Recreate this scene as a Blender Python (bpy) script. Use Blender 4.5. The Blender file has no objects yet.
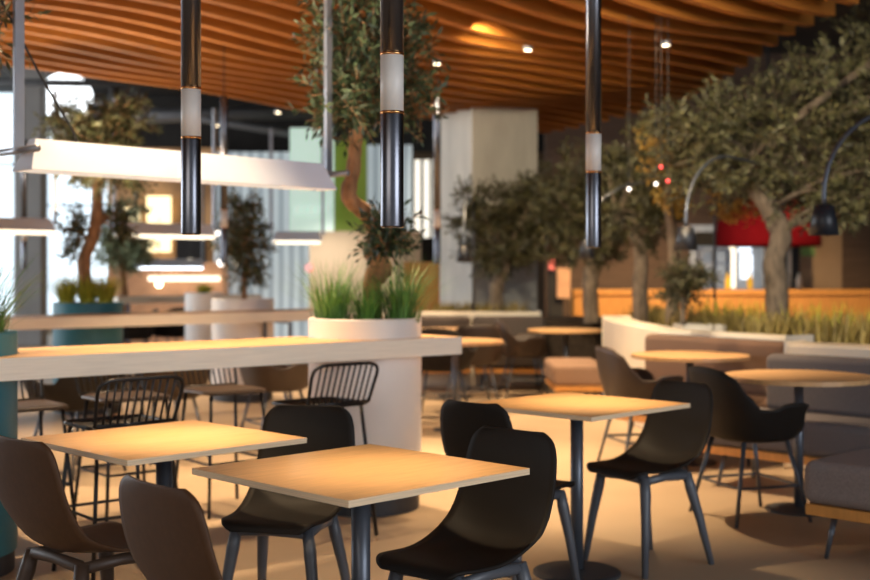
import bpy, math, random
from mathutils import Vector, Matrix
random.seed(7)
PI = math.pi
S2 = math.sqrt(.5)
scene = bpy.context.scene
COL = scene.collection
CAM_Z, F, CX, HY = 1.32, 1200.0, 435.0, 270.0

def P(px, py, y):            # point seen at (px,py) at distance y
    return Vector(((px-CX)*y/F, y, CAM_Z-(py-HY)*y/F))
def X(px, y):
    return (px-CX)*y/F

# ------------------------------------------------------------------ materials
def mat(name, col, rough=.5, metal=0.0, var=0.0, scale=8.0, stretch=None, emit=None, estr=0.0, spec=.5, island=0.0, bump=0.0, coat=0.0):
    m = bpy.data.materials.new(name); m.use_nodes = True
    nt = m.node_tree; b = nt.nodes['Principled BSDF']
    b.inputs['Base Color'].default_value = (*col, 1)
    b.inputs['Roughness'].default_value = rough
    b.inputs['Metallic'].default_value = metal
    b.inputs['Specular IOR Level'].default_value = spec
    if coat: b.inputs['Coat Weight'].default_value = coat
    tc = nt.nodes.new('ShaderNodeTexCoord')
    if var or bump:
        mp = nt.nodes.new('ShaderNodeMapping')
        nt.links.new(tc.outputs['Object'], mp.inputs['Vector'])
        if stretch: mp.inputs['Scale'].default_value = stretch
        nz = nt.nodes.new('ShaderNodeTexNoise')
        nz.inputs['Scale'].default_value = scale; nz.inputs['Detail'].default_value = 4
        nt.links.new(mp.outputs['Vector'], nz.inputs['Vector'])
        if var:
            cr = nt.nodes.new('ShaderNodeValToRGB')
            cr.color_ramp.elements[0].position = .3; cr.color_ramp.elements[1].position = .7
            cr.color_ramp.elements[0].color = (*[c*(1-var) for c in col], 1)
            cr.color_ramp.elements[1].color = (*[min(1, c*(1+var)) for c in col], 1)
            nt.links.new(nz.outputs['Fac'], cr.inputs['Fac'])
            nt.links.new(cr.outputs['Color'], b.inputs['Base Color'])
        if bump:
            bp = nt.nodes.new('ShaderNodeBump'); bp.inputs['Strength'].default_value = bump; bp.inputs['Distance'].default_value = .01
            nt.links.new(nz.outputs['Fac'], bp.inputs['Height']); nt.links.new(bp.outputs['Normal'], b.inputs['Normal'])
    if island:
        g = nt.nodes.new('ShaderNodeNewGeometry')
        cr = nt.nodes.new('ShaderNodeValToRGB')
        cr.color_ramp.elements[0].color = (*[c*(1-island) for c in col], 1)
        cr.color_ramp.elements[1].color = (*[min(1, c*(1+island)) for c in col], 1)
        nt.links.new(g.outputs['Random Per Island'], cr.inputs['Fac'])
        nt.links.new(cr.outputs['Color'], b.inputs['Base Color'])
    if emit:
        b.inputs['Emission Color'].default_value = (*emit, 1)
        b.inputs['Emission Strength'].default_value = estr
    return m

M = dict(
    black_shell=mat('black_shell', (.0125, .0095, .0075), .62, var=.15, scale=3, spec=.22),
    brown_shell=mat('brown_shell', (.080, .036, .015), .55, var=.10, scale=40, spec=.35),
    dark_brown_shell=mat('dark_brown_shell', (.035, .021, .014), .45, spec=.4, var=.1),
    chair_leg=mat('chair_leg', (.088, .094, .108), .42, spec=.5, var=.1),
    brown_leg=mat('brown_leg', (.06, .035, .022), .5, var=.1),
    wire=mat('wire', (.008, .008, .010), .35, metal=.2, var=.1),
    steel_dark=mat('steel_dark', (.10, .112, .135), .38, metal=.5, var=.1),
    pend_black=mat('pend_black', (.17, .175, .20), .27, metal=1, var=.06),
    pend_band=mat('pend_band', (.72, .68, .63), .45, var=.03),
    shade_dark=mat('shade_dark', (.014, .016, .022), .4, var=.05),
    copper=mat('copper', (.75, .40, .16), .25, metal=1, var=.05),
    cable=mat('cable', (.02, .02, .02), .6, var=.1),
    oak=mat('oak', (.60, .345, .150), .38, var=.12, scale=6, stretch=(1.5, 14, 1.5), coat=.15),
    ply_edge=mat('ply_edge', (.82, .62, .40), .55, var=.12, scale=10, stretch=(.6, .6, 26)),
    ash=mat('ash', (.64, .39, .19), .42, var=.1, scale=5, stretch=(1.2, 12, 1)),
    ply_pale=mat('ply_pale', (.86, .77, .64), .6, var=.09, scale=7, stretch=(.8, .8, 40)),
    slat=mat('slat', (.37, .130, .018), .6, var=.12, scale=3, stretch=(1, 1, 6)),
    slat_dark=mat('slat_dark', (.07, .025, .006), .8, var=.1),
    dark_ceiling=mat('dark_ceiling', (.028, .025, .023), .9, var=.4, scale=1.2),
    duct=mat('duct', (.16, .16, .17), .5, metal=.4, var=.1),
    floor=None,
    white_pot=mat('white_pot', (.80, .76, .72), .5, var=.03, scale=2),
    teal_pot=mat('teal_pot', (.030, .165, .215), .5, var=.07, scale=2),
    plinth=mat('plinth', (.035, .037, .042), .6, var=.1),
    soil=mat('soil', (.05, .032, .02), .95, var=.4, scale=30, bump=.5),
    bark=mat('bark', (.34, .17, .075), .85, var=.4, scale=9, stretch=(3, 3, 1), bump=.8),
    bark_grey=mat('bark_grey', (.17, .125, .085), .9, var=.4, scale=9, stretch=(3, 3, 1), bump=.8),
    leaf=mat('leaf', (.098, .090, .034), .6, island=.7),
    leaf_green=mat('leaf_green', (.050, .078, .034), .5, island=.65),
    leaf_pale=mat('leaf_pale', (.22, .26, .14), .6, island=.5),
    leaf_light=mat('leaf_light', (.075, .080, .030), .55, island=.65),
    leaf_dark=mat('leaf_dark', (.065, .060, .022), .6, island=.6),
    leaf_gold=mat('leaf_gold', (.50, .32, .06), .6, island=.5),  # warm light on the leaves put into their golden colour
    grass=mat('grass', (.10, .24, .045), .5, island=.55),
    grass_yellow=mat('grass_yellow', (.50, .47, .05), .55, island=.5),
    grass_dry=mat('grass_dry', (.30, .22, .06), .6, island=.5),
    lamp_white=mat('lamp_white', (.80, .86, .97), .45, var=.02),
    alu=mat('alu', (.34, .36, .40), .35, metal=.6, var=.05),
    glow=mat('glow', (1, .9, .75), .5, emit=(1, .80, .52), estr=7),
    glow_cool=mat('glow_cool', (.9, .95, 1), .5, emit=(.86, .93, 1), estr=3.2),
    glow_soft=mat('glow_soft', (1, .92, .8), .5, emit=(1, .85, .62), estr=1.5),
    concrete=mat('concrete', (.60, .58, .53), .85, var=.12, scale=2.0, stretch=(2, 2, .6)),
    concrete_grey=mat('concrete_grey', (.27, .26, .25), .85, var=.1, scale=2),
    cream=mat('cream', (.74, .66, .54), .6, var=.03, scale=2),
    fab_brown=mat('fab_brown', (.19, .115, .078), .9, var=.14, scale=120),
    fab_grey=mat('fab_grey', (.22, .185, .175), .92, var=.2, scale=160),
    fab_slate=mat('fab_slate', (.105, .094, .100), .92, var=.2, scale=160),
    fab_dark=mat('fab_dark', (.075, .058, .05), .9, var=.14, scale=120),
    fab_rose=mat('fab_rose', (.27, .165, .11), .9, var=.1, scale=120),
    orange_wood=mat('orange_wood', (.58, .26, .06), .5, var=.12, scale=4, stretch=(8, 8, 1)),
    wall_brown=mat('wall_brown', (.135, .082, .055), .8, var=.2, scale=4, stretch=(.4, .4, 9)),
    wall_beige=mat('wall_beige', (.30, .20, .125), .8, var=.08, scale=3),
    wall_warm=mat('wall_warm', (.58, .44, .30), .8, var=.06, scale=2),
    dark=mat('dark', (.02, .018, .018), .7, var=.2),
    mint=mat('mint', (.60, .76, .66), .3, var=.03, emit=(.62, .82, .70), estr=.42),  # emission lightens the glass pane, which is no lamp
    green=mat('green', (.27, .36, .05), .6, var=.12, scale=1, emit=(.3, .42, .05), estr=.10),  # slight emission lightens the board, which is no lamp
    red=mat('red', (.085, .002, .005), .95, var=.2, scale=2, spec=.05),
    pink=mat('pink', (.75, .15, .13), .6, var=.03, emit=(.9, .2, .16), estr=.3),
    pale_mark=mat('pale_mark', (.85, .93, .89), .6, emit=(.8, .95, .88), estr=.25, var=.02),
    win=mat('win', (.8, .9, 1), .3, emit=(.74, .89, .98), estr=1.0, var=.02),
    win_bright=mat('win_bright', (.9, .95, 1), .3, emit=(.92, .97, 1), estr=2.2, var=.02),
    win_warm=mat('win_warm', (1, .93, .8), .3, emit=(1, .93, .80), estr=.95, var=.02),
    menu=mat('menu', (1, .85, .5), .5, emit=(1, .80, .42), estr=1.4, var=.03),
    amber=mat('amber', (.36, .21, .10), .7, emit=(1, .5, .2), estr=.09, var=.75, scale=1.1),  # warm stall light put into the colour and a weak emission
    coral=mat('coral', (.50, .27, .15), .7, emit=(1, .45, .2), estr=.12, var=.3, scale=3),  # weak emission puts warm light into plain surfaces
    red_light=mat('red_light', (1, .1, .1), .5, emit=(1, .06, .06), estr=1.4),
    white_light=mat('white_light', (1, 1, 1), .5, emit=(1, .9, .8), estr=2.5),
    yellow=mat('yellow', (.8, .45, .03), .5, emit=(1, .5, .02), estr=.5, var=.03),
    screen=mat('screen', (.8, .88, 1), .4, emit=(.82, .90, 1), estr=1.5, var=.02),
    shop=mat('shop', (.36, .36, .36), .6, emit=(.8, .85, .9), estr=.12, var=.25, scale=5),
    sign_green=mat('sign_green', (.12, .2, .06), .6, emit=(.3, .5, .1), estr=.03, var=.03),
)

def floor_mat():
    m = bpy.data.materials.new('floor_screed'); m.use_nodes = True
    nt = m.node_tree; b = nt.nodes['Principled BSDF']
    tc = nt.nodes.new('ShaderNodeTexCoord')
    n1 = nt.nodes.new('ShaderNodeTexNoise'); n1.inputs['Scale'].default_value = .9; n1.inputs['Detail'].default_value = 5
    cr = nt.nodes.new('ShaderNodeValToRGB')
    cr.color_ramp.elements[0].position = .3; cr.color_ramp.elements[0].color = (.36, .265, .175, 1)
    cr.color_ramp.elements[1].position = .75; cr.color_ramp.elements[1].color = (.45, .34, .23, 1)
    nt.links.new(tc.outputs['Object'], n1.inputs['Vector']); nt.links.new(n1.outputs['Fac'], cr.inputs['Fac'])
    nt.links.new(cr.outputs['Color'], b.inputs['Base Color'])
    b.inputs['Roughness'].default_value = .5
    b.inputs['Specular IOR Level'].default_value = .3
    return m
M['floor'] = floor_mat()

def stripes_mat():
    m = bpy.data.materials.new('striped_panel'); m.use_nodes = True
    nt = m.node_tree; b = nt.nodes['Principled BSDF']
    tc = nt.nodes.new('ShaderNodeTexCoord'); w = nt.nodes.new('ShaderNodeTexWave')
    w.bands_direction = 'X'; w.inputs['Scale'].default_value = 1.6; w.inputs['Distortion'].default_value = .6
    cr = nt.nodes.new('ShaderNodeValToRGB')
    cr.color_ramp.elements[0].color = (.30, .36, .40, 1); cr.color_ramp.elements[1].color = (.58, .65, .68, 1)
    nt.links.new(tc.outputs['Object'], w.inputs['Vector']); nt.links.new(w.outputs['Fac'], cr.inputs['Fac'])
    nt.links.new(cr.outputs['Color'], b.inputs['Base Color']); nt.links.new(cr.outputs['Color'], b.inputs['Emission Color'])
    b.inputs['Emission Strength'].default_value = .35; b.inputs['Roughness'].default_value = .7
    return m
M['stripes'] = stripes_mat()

# ------------------------------------------------------------------ mesh builder
class MB:
    def __init__(s): s.v = []; s.f = []; s.mi = []
    def add(s, vs, fs, mi=0):
        o = len(s.v); s.v += [tuple(v) for v in vs]
        for f in fs: s.f.append(tuple(o+i for i in f)); s.mi.append(mi)
        return s
    def box(s, c, d, rz=0, mi=0, m=None):
        x, y, z = d[0]/2, d[1]/2, d[2]/2
        R = Matrix.Rotation(rz, 3, 'Z') if m is None else m
        vs = [Vector(c)+R @ Vector(p) for p in ((-x,-y,-z),(x,-y,-z),(x,y,-z),(-x,y,-z),(-x,-y,z),(x,-y,z),(x,y,z),(-x,y,z))]
        return s.add(vs, [(3,2,1,0),(4,5,6,7),(0,1,5,4),(1,2,6,5),(2,3,7,6),(3,0,4,7)], mi)
    def prism(s, poly, z0, z1, mi=0, side=None):
        n = len(poly); a = sum(poly[i][0]*poly[(i+1)%n][1]-poly[(i+1)%n][0]*poly[i][1] for i in range(n))
        if a < 0: poly = poly[::-1]
        vs = [(p[0], p[1], z0) for p in poly]+[(p[0], p[1], z1) for p in poly]
        s.add(vs, [tuple(range(n))[::-1], tuple(range(n, 2*n))], mi)
        return s.add(vs, [(i, (i+1)%n, n+(i+1)%n, n+i) for i in range(n)], mi if side is None else side)
    def lathe(s, prof, n=32, c=(0,0,0), mi=0, cap=True):
        vs = []; fs = []
        for r, z in prof:
            for i in range(n):
                a = 2*PI*i/n; vs.append((c[0]+r*math.cos(a), c[1]+r*math.sin(a), c[2]+z))
        for k in range(len(prof)-1):
            for i in range(n):
                j = (i+1)%n; fs.append((k*n+i, k*n+j, (k+1)*n+j, (k+1)*n+i))
        if cap: fs.append(tuple(range(n))[::-1]); fs.append(tuple((len(prof)-1)*n+i for i in range(n)))
        return s.add(vs, fs, mi)
    def tube(s, pts, r, n=8, closed=False, mi=0, flat=1.0):
        pts = [Vector(p) for p in pts]; N = len(pts)
        rs = r if isinstance(r, (list, tuple)) else [r]*N
        vs = []; fs = []; up = None
        for i, p in enumerate(pts):
            a = pts[(i-1)%N] if (i or closed) else p; b = pts[(i+1)%N] if (i < N-1 or closed) else p
            t = (b-a).normalized()
            if up is None:
                up = Vector((0,0,1)) if abs(t.z) < .9 else Vector((0,1,0))
            u = (up-t*up.dot(t)).normalized(); w = t.cross(u); up = u
            for k in range(n):
                an = 2*PI*k/n; vs.append(p+(u*math.cos(an)*flat+w*math.sin(an))*rs[i])
        for i in range(N if closed else N-1):
            j = (i+1)%N
            for k in range(n):
                l = (k+1)%n; fs.append((i*n+k, i*n+l, j*n+l, j*n+k))
        if not closed: fs.append(tuple(range(n))[::-1]); fs.append(tuple((N-1)*n+k for k in range(n)))
        return s.add(vs, fs, mi)
    def grid(s, rows, mi=0, wrap=False):
        n = len(rows[0]); vs = [p for r in rows for p in r]; fs = []
        for i in range(len(rows)-1):
            for k in range(n if wrap else n-1):
                l = (k+1)%n; fs.append((i*n+k, i*n+l, (i+1)*n+l, (i+1)*n+k))
        return s.add(vs, fs, mi)
    def build(s, name, m, parent=None, smooth=False, bevel=0, solid=0, sub=0, segs=2):
        me = bpy.data.meshes.new(name); me.from_pydata(s.v, [], s.f)
        for x in (m if isinstance(m, (list, tuple)) else [m]): me.materials.append(x)
        for p, i in zip(me.polygons, s.mi): p.material_index = i; p.use_smooth = smooth
        me.update()
        o = bpy.data.objects.new(name, me); COL.objects.link(o)
        if parent is not None: o.parent = parent
        if solid:
            k = o.modifiers.new('thick', 'SOLIDIFY'); k.thickness = solid; k.offset = 0
        if bevel:
            k = o.modifiers.new('bevel', 'BEVEL'); k.width = bevel; k.segments = segs; k.limit_method = 'ANGLE'; k.angle_limit = .7
            if smooth is False and segs > 2:
                for p in me.polygons: p.use_smooth = True
                w = o.modifiers.new('wn', 'WEIGHTED_NORMAL')
        if sub:
            k = o.modifiers.new('sub', 'SUBSURF'); k.levels = sub; k.render_levels = sub
        return o

def tag(o, label, cat, group=None, kind=None):
    o['label'] = label; o['category'] = cat
    if group: o['group'] = group
    if kind: o['kind'] = kind
    return o
def thing(name, label, cat, loc=(0,0,0), rz=0, group=None):
    o = bpy.data.objects.new(name, None); COL.objects.link(o)
    o.empty_display_size = .1
    o.location = loc; o.rotation_euler = (0, 0, rz)
    return tag(o, label, cat, group)
def copy_tree(o, parent=None):
    c = o.copy(); COL.objects.link(c); c.parent = parent
    for ch in list(o.children): copy_tree(ch, c)
    return c
def struct(o, label=None, cat=None):
    o['kind'] = 'structure'
    if label: o['label'] = label
    if cat: o['category'] = cat
    return o
class Maker:                        # first call keeps the prototype, later calls copy it
    def __init__(s, fn): s.fn = fn; s.p = {}
    def __call__(s, key, loc, rz, label, group=None):
        if key not in s.p: o = s.p[key] = s.fn(key)
        else: o = copy_tree(s.p[key])
        o.location = loc; o.rotation_euler = (0, 0, rz); o['label'] = label
        if group: o['group'] = group
        elif 'group' in o.keys(): del o['group']
        return o

# ------------------------------------------------------------------ setting
fl = MB().prism([(-16,-3),(14,-3),(14,29),(-16,29)], -.1, 0).build('floor', M['floor']); struct(fl, 'smooth warm beige screed floor of the food hall', 'floor')
b = MB(); b.prism([(-16,-3),(14,-3),(14,29),(-16,29)], 5.0, 5.15)
ce = b.build('ceiling', M['dark_ceiling']); struct(ce, 'dark open soffit above the wooden canopy', 'ceiling')

def slats():
    b = MB(); q = -11.65
    while q < -1.6:
        if q < -8.4: t1 = 14.1+(q+11.65)/(3.25)*(12.9-14.1)
        else: t1 = 4.45-q
        t0 = -10.5-q
        n = 44; th = .04
        rows = []
        for i in range(n+1):
            t = t0+(t1-t0)*i/n
            wv = .07*math.sin(t*.8+q*.25)+.03*math.sin(t*1.7-q*.5+1)
            z0 = 3.36+wv*.8; z1 = z0+.24
            for_ = []
            for (dq, z) in ((-th, z0), (th, z0), (th, z1), (-th, z1)):
                qq = q+dq; for_.append((S2*(t+qq), S2*(t-qq), z))
            rows.append(for_)
        b.grid(rows, wrap=True)
        o = len(b.v)-4*(n+1)
        b.f += [(o+3, o+2, o+1, o), (o+4*n, o+4*n+1, o+4*n+2, o+4*n+3)]; b.mi += [0, 0]
        q += .375
    return b
can = slats().build('ceiling_canopy', M['slat'], smooth=False)
struct(can, 'wavy orange wooden slat canopy hanging below the dark soffit', 'ceiling')
# board the slats hang from; shade of the gaps put into its colour
b = MB(); b.prism([(S2*(t+q), S2*(t-q)) for t, q in ((1.2,-11.7),(14.0,-11.7),(12.8,-8.4),(6.2,-1.6),(-8.8,-1.6))], 3.72, 3.78)
struct(b.build('ceiling_board', M['slat_dark']), 'orange brown board above the canopy slats', 'ceiling')

# back, right and left walls
b = MB(); b.box((-1, 28, 2.5), (30, .2, 5)); struct(b.build('wall_back', M['wall_beige']), 'far back wall of the hall', 'wall')
b = MB(); b.box((13.9, 13, 2.5), (.2, 32, 5)); struct(b.build('wall_right', M['wall_brown']), 'dark brown right wall', 'wall')
b = MB(); b.box((-15.9, 13, 2.5), (.2, 32, 5)); struct(b.build('wall_left', M['wall_warm']), 'warm plain left wall', 'wall')

def panel(name, px0, px1, py0, py1, y, m, th=.06, parent=None, kind=None, z0=None):
    a = P(px0, py1, y); c = P(px1, py0, y)
    if z0 is not None: a.z = z0
    o = MB().box(((a.x+c.x)/2, y, (a.z+c.z)/2), (c.x-a.x, th, c.z-a.z)).build(name, m, parent)
    if kind: o['kind'] = kind
    return o
# dark bulkhead above the stalls with ducts
struct(panel('wall_bulkhead', 84, 700, 20, 152, 25.5, M['dark_ceiling']), 'dark bulkhead above the far stalls', 'wall')
b = MB(); b.tube([P(60, 118, 23), P(320, 112, 23)], .13, 12); b.tube([P(60, 96, 24), P(330, 140, 22)], .07, 10)
tag(b.build('ventilation_duct', M['duct'], smooth=True), 'grey ventilation pipes in the dark bulkhead at the back', 'duct')
b = MB(); b.tube([P(-5, 82, 17), P(130, 84, 17), P(300, 100, 17.5)], .05, 10)
tag(b.build('ceiling_pipe', M['dark'], smooth=True), 'thin dark pipe running across in front of the white globe', 'pipe')
# windows at left
for i, (px0, px1, py0, py1, m) in enumerate([(-60, 16, 60, 322, 'win'), (46, 112, 128, 322, 'win')]):
    w = panel('window_%d' % (i+1), px0, px1, py0, py1, 25, M[m]); struct(w, ['bright window left of the grey column', 'pale blue window between the grey column and the trees'][i], 'window')
    f = MB()
    a = P(px0, py1, 24.9); c = P(px1, py0, 24.9)
    for xx in (a.x, c.x): f.box((xx, 24.88, (a.z+c.z)/2), (.08, .06, c.z-a.z))
    for zz in (c.z, a.z*.4+c.z*.6, a.z): f.box(((a.x+c.x)/2, 24.88, zz), (c.x-a.x, .06, .05))
    f.build('window_frame', M['alu'], w)
# glowing globe far left, added in place of a bright window patch
gl = thing('globe_lamp', 'big white glowing globe lamp under the canopy at the far left', 'lamp', P(66, 97, 22))
gl_m = []
for i in range(13):
    a = -PI/2+PI*i/12; gl_m.append((max(.002, .48*math.cos(a)), .44*math.sin(a)))
MB().lathe(gl_m, 24).build('shade', M['win_bright'], gl, smooth=True)
MB().tube([(0,0,.42),(0,0,5-P(66,97,22).z)], .015, 6).build('cord', M['cable'], gl)
# grey column, concrete column
def column(name, c, s, rz, m, label):
    o = MB().box((0,0,2.5), (s, s, 5)).build(name, m, bevel=.02); o.location = (c[0], c[1], 0); o.rotation_euler.z = rz
    struct(o, label, 'column')
column('column_grey', (X(31, 21), 21, 0), .46, .1, M['concrete_grey'], 'narrow grey concrete column at the far left')
column('column_concrete', (X(488, 15.9), 15.9), .97, math.radians(25), M['concrete'], 'big pale concrete column behind the olive tree')

# partitions in the back
def single(o, label, cat, group=None): return tag(o, label, cat, group)
sp = panel('striped_screen', 214, 318, 152, 330, 23, M['stripes'], z0=0)
single(sp, 'pale blue vertically striped screen at the back', 'screen')
single(panel('striped_screen', 366, 412, 145, 330, 23.8, M['stripes'], z0=0), 'pale striped screen right of the lime green board', 'screen')
mg = thing('glass_panel', 'mint green glass panel beside the lime green board', 'panel', (0,0,0))
panel('pane', 290, 334, 128, 231.6, 21.5, M['mint'], parent=mg)
lt = MB()
def letter_strokes(ch, x0, w, h, y, z0):
    S = {'K': [((0,0),(0,1)),((0,.5),(1,1)),((0,.5),(1,0))], 'C': [((1,1),(0,.8)),((0,.8),(0,.2)),((0,.2),(1,0))],
         'E': [((0,0),(0,1)),((0,0),(1,0)),((0,.5),(.8,.5)),((0,1),(1,1))], 'A': [((0,0),(.5,1)),((.5,1),(1,0)),((.2,.4),(.8,.4))],
         'T': [((.5,0),(.5,1)),((0,1),(1,1))]}
    for a, c in S[ch]: lt.tube([(x0+a[0]*w, y, z0+a[1]*h), (x0+c[0]*w, y, z0+c[1]*h)], .018, 5)
a = P(296, 214, 21.44)
for i, ch in enumerate('KCEAT'): letter_strokes(ch, a.x+i*.13, .085, .14, 21.45, a.z)
lt.build('faint_lettering', M['pale_mark'], mg)
gb = panel('green_board', 335, 367, 140, 231.6, 21.7, M['green']); single(gb, 'lime green wall board behind the middle olive trunk', 'board')
lw = panel('low_wall', 312, 421, 232, 330, 21.5, M['wall_warm'], .9, z0=0)
struct(lw, 'beige low wall under the green board', 'wall')
sg = thing('round_sign', 'small red and white prohibition sign on the beige low wall', 'sign', P(309, 268, 21.04))
d = MB().lathe([(.07,0),(.07,.015)], 20).build('plate', M['pink'], sg); d.rotation_euler.x = PI/2
d = MB().lathe([(.042,.016),(.042,.02)], 20).build('white_disc', M['lamp_white'], sg); d.rotation_euler.x = PI/2
d = MB().box((0,-.024,0), (.09,.006,.016), m=Matrix.Rotation(.8, 3, 'Y')).build('slash', M['pink'], sg)
w = panel('window_3', 413, 440, 160, 238, 23.5, M['win_warm']); struct(w, 'cream bright window left of the concrete column', 'window')
f = MB(); a = P(413, 238, 23.4); c = P(440, 160, 23.4)
for k in range(4): f.box((a.x+(c.x-a.x)*k/3, 23.42, (a.z+c.z)/2), (.06,.06,c.z-a.z))
f.build('window_frame', M['dark'], w)
single(panel('dark_counter', 404, 446, 238, 252, 22.6, M['dark'], .5, z0=0), 'dark counter below the cream window', 'counter')
single(panel('orange_counter', 404, 448, 262, 318, 19.5, M['orange_wood'], .3, z0=0), 'orange wooden counter left of the concrete column', 'counter')

# warm food stalls behind the left trees
st = thing('food_stall', 'warm amber lit food stall behind the left olive trees', 'stall', (0,0,0))
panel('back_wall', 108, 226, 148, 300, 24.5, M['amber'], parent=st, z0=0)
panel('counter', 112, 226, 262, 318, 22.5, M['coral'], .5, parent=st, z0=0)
panel('menu_panel', 147, 171, 196, 224, 24.3, M['menu'], parent=st)
panel('menu_panel', 147, 171, 232, 252, 24.3, M['menu'], parent=st)
panel('menu_panel', 120, 140, 208, 226, 24.3, M['menu'], parent=st)
panel('dark_opening', 176, 206, 232, 262, 24.3, M['dark'], parent=st)
panel('lit_shelf', 150, 220, 276, 281, 22.2, M['glow_soft'], .3, parent=st)
bulb_spots = [(121, 255, 'glow_soft', 'on the stall counter beside the tree trunk'), (159, 284, 'glow', 'low on the stall counter'),
              (216, 233, 'white_light', 'right of the near left pendant'), (221, 263, 'white_light', 'just below the thin far left pendant'),
              (236, 262, 'glow_soft', 'between the far left pendant and small olive tree'), (190, 262, 'glow_soft', 'over the dark opening of the stall')]
for px, py, m, where in bulb_spots:
    g = thing('globe_bulb', 'small blurred glowing bulb %s' % where, 'bulb', P(px, py, 21.6), group='bulbs of the food stall')
    MB().lathe([(max(.002, .065*math.cos(-PI/2+PI*i/8)), .065*math.sin(-PI/2+PI*i/8)) for i in range(9)], 14).build('bulb', M[m], g, smooth=True)
    MB().tube([(0,0,.06),(0,0,1.2)], .006, 5).build('cord', M['cable'], g)

# right side: dark wall, shop, counter
struct(panel('wall_dark', 545, 990, 20, 330, 20.5, M['wall_brown'], .2, z0=0), 'dark brown boarded wall behind the right trees', 'wall')
sb = panel('beige_pier', 797, 838, 120, 300, 20.2, M['wall_beige'], .4, z0=0); struct(sb, 'light brown wall pier right of the shop', 'wall')
single(panel('exit_sign', 801, 815, 243, 256, 19.96, M['sign_green'], .03), 'small green sign on the light brown pier', 'sign')
sh = thing('shop_front', 'bright shop front with shelves under the red canopy', 'shop', (0,0,0))
panel('interior_wall', 690, 798, 225, 300, 20.3, M['shop'], parent=sh, z0=0)
panel('shop_fascia', 696, 737, 232, 246, 20.0, M['dark'], .2, parent=sh)
panel('screen', 739, 751, 244, 252, 19.95, M['screen'], parent=sh)
panel('lit_door', 741, 752, 254, 279, 19.95, M['screen'], parent=sh)
panel('door_post', 763, 767, 243, 296, 19.9, M['cream'], parent=sh, z0=.5)
panel('door_post', 788, 791, 243, 296, 19.9, M['cream'], parent=sh, z0=.5)
panel('dark_doorway', 766, 799, 228, 296, 20.1, M['dark'], parent=sh, z0=.5)
panel('lit_fridge', 729, 735, 247, 288, 19.95, M['glow_soft'], parent=sh)
sv = MB()
a = P(700, 290, 19.9); c = P(728, 250, 19.9)
for k in range(4): sv.box(((a.x+c.x)/2, 19.9, a.z+(c.z-a.z)*k/3), (c.x-a.x, .25, .04))
for xx in (a.x, (a.x+c.x)/2, c.x): sv.box((xx, 19.9, (a.z+c.z)/2), (.04, .25, c.z-a.z))
sv.build('shelf_rack', M['alu'], sh)
for px, m, where in ((728, 'yellow', 'left of the lit door'), (750, 'yellow', 'below the lit door'), (799, 'cream', 'in front of the light brown pier')):
    g = P(px, 288, 19.4)
    bt = thing('goods_bottle', 'blurred %s bottle on the orange counter %s' % ('yellow' if m == 'yellow' else 'cream', where), 'bottle', (g.x, g.y, 1.02), group='goods on the long counter')
    MB().lathe([(.045,0),(.045,.15),(.02,.2),(.02,.25)], 14).build('body', M[m], bt, smooth=True)
    MB().lathe([(.022,.25),(.022,.275)], 12).build('cap', M['dark'], bt)
rc = thing('red_canopy', 'dark red rounded canopy hanging over the shop front', 'canopy', P(768, 230, 18.85))
prof = [(.02,.62),(.35,.56),(.62,.38),(.78,.1),(.80,-.22),(.79,-.26)]
MB().lathe(prof, 28, cap=False).build('shade', M['red'], rc, smooth=True, solid=.02)
MB().tube([(0,0,.6),(0,0,5-P(768,230,18.85).z)], .02, 6).build('cord', M['cable'], rc)
lc = thing('long_counter', 'long orange wooden counter behind the planted grass at right', 'counter', (0,0,0))
a = P(574, 296, 19.0); c = P(960, 296, 19.0)
MB().box(((a.x+c.x)/2, 19.25, .46), (c.x-a.x, .5, .92)).build('front', M['orange_wood'], lc)
MB().box(((a.x+c.x)/2, 19.22, .965), (c.x-a.x+.02, .53, .09)).build('countertop', M['orange_wood'], lc, bevel=.01)
ds = thing('display_case', 'small dark display case with orange lit goods behind the tree', 'case', (0,0,0))
panel('case_body', 548, 562, 268, 330, 18.8, M['dark'], .3, parent=ds, z0=0)
panel('lit_back', 557, 570, 268, 298, 18.6, M['coral'], .1, parent=ds)
panel('red_lamp', 549, 554, 258, 270, 18.6, M['pink'], .1, parent=ds)
for px, py, m, lab in ((661, 167, 'red_light', 'small red light glowing beside the big tree crown'), (656, 184, 'white_light', 'small pale light below the red light'),
                       (629, 189, 'white_light', 'small white light right of the third pendant'), (668, 181, 'red_light', 'faint second red light near the pale light')):
    g = thing('spot_bulb', lab, 'light', P(px, py, 9.3))
    MB().lathe([(max(.002, .015*math.cos(-PI/2+PI*i/8)), .015*math.sin(-PI/2+PI*i/8)) for i in range(9)], 12).build('bulb', M[m], g, smooth=True)
    MB().tube([(0,0,.02),(0,0,3.3-P(px,py,9.3).z)], .002, 5).build('cord', M['cable'], g)

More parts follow.
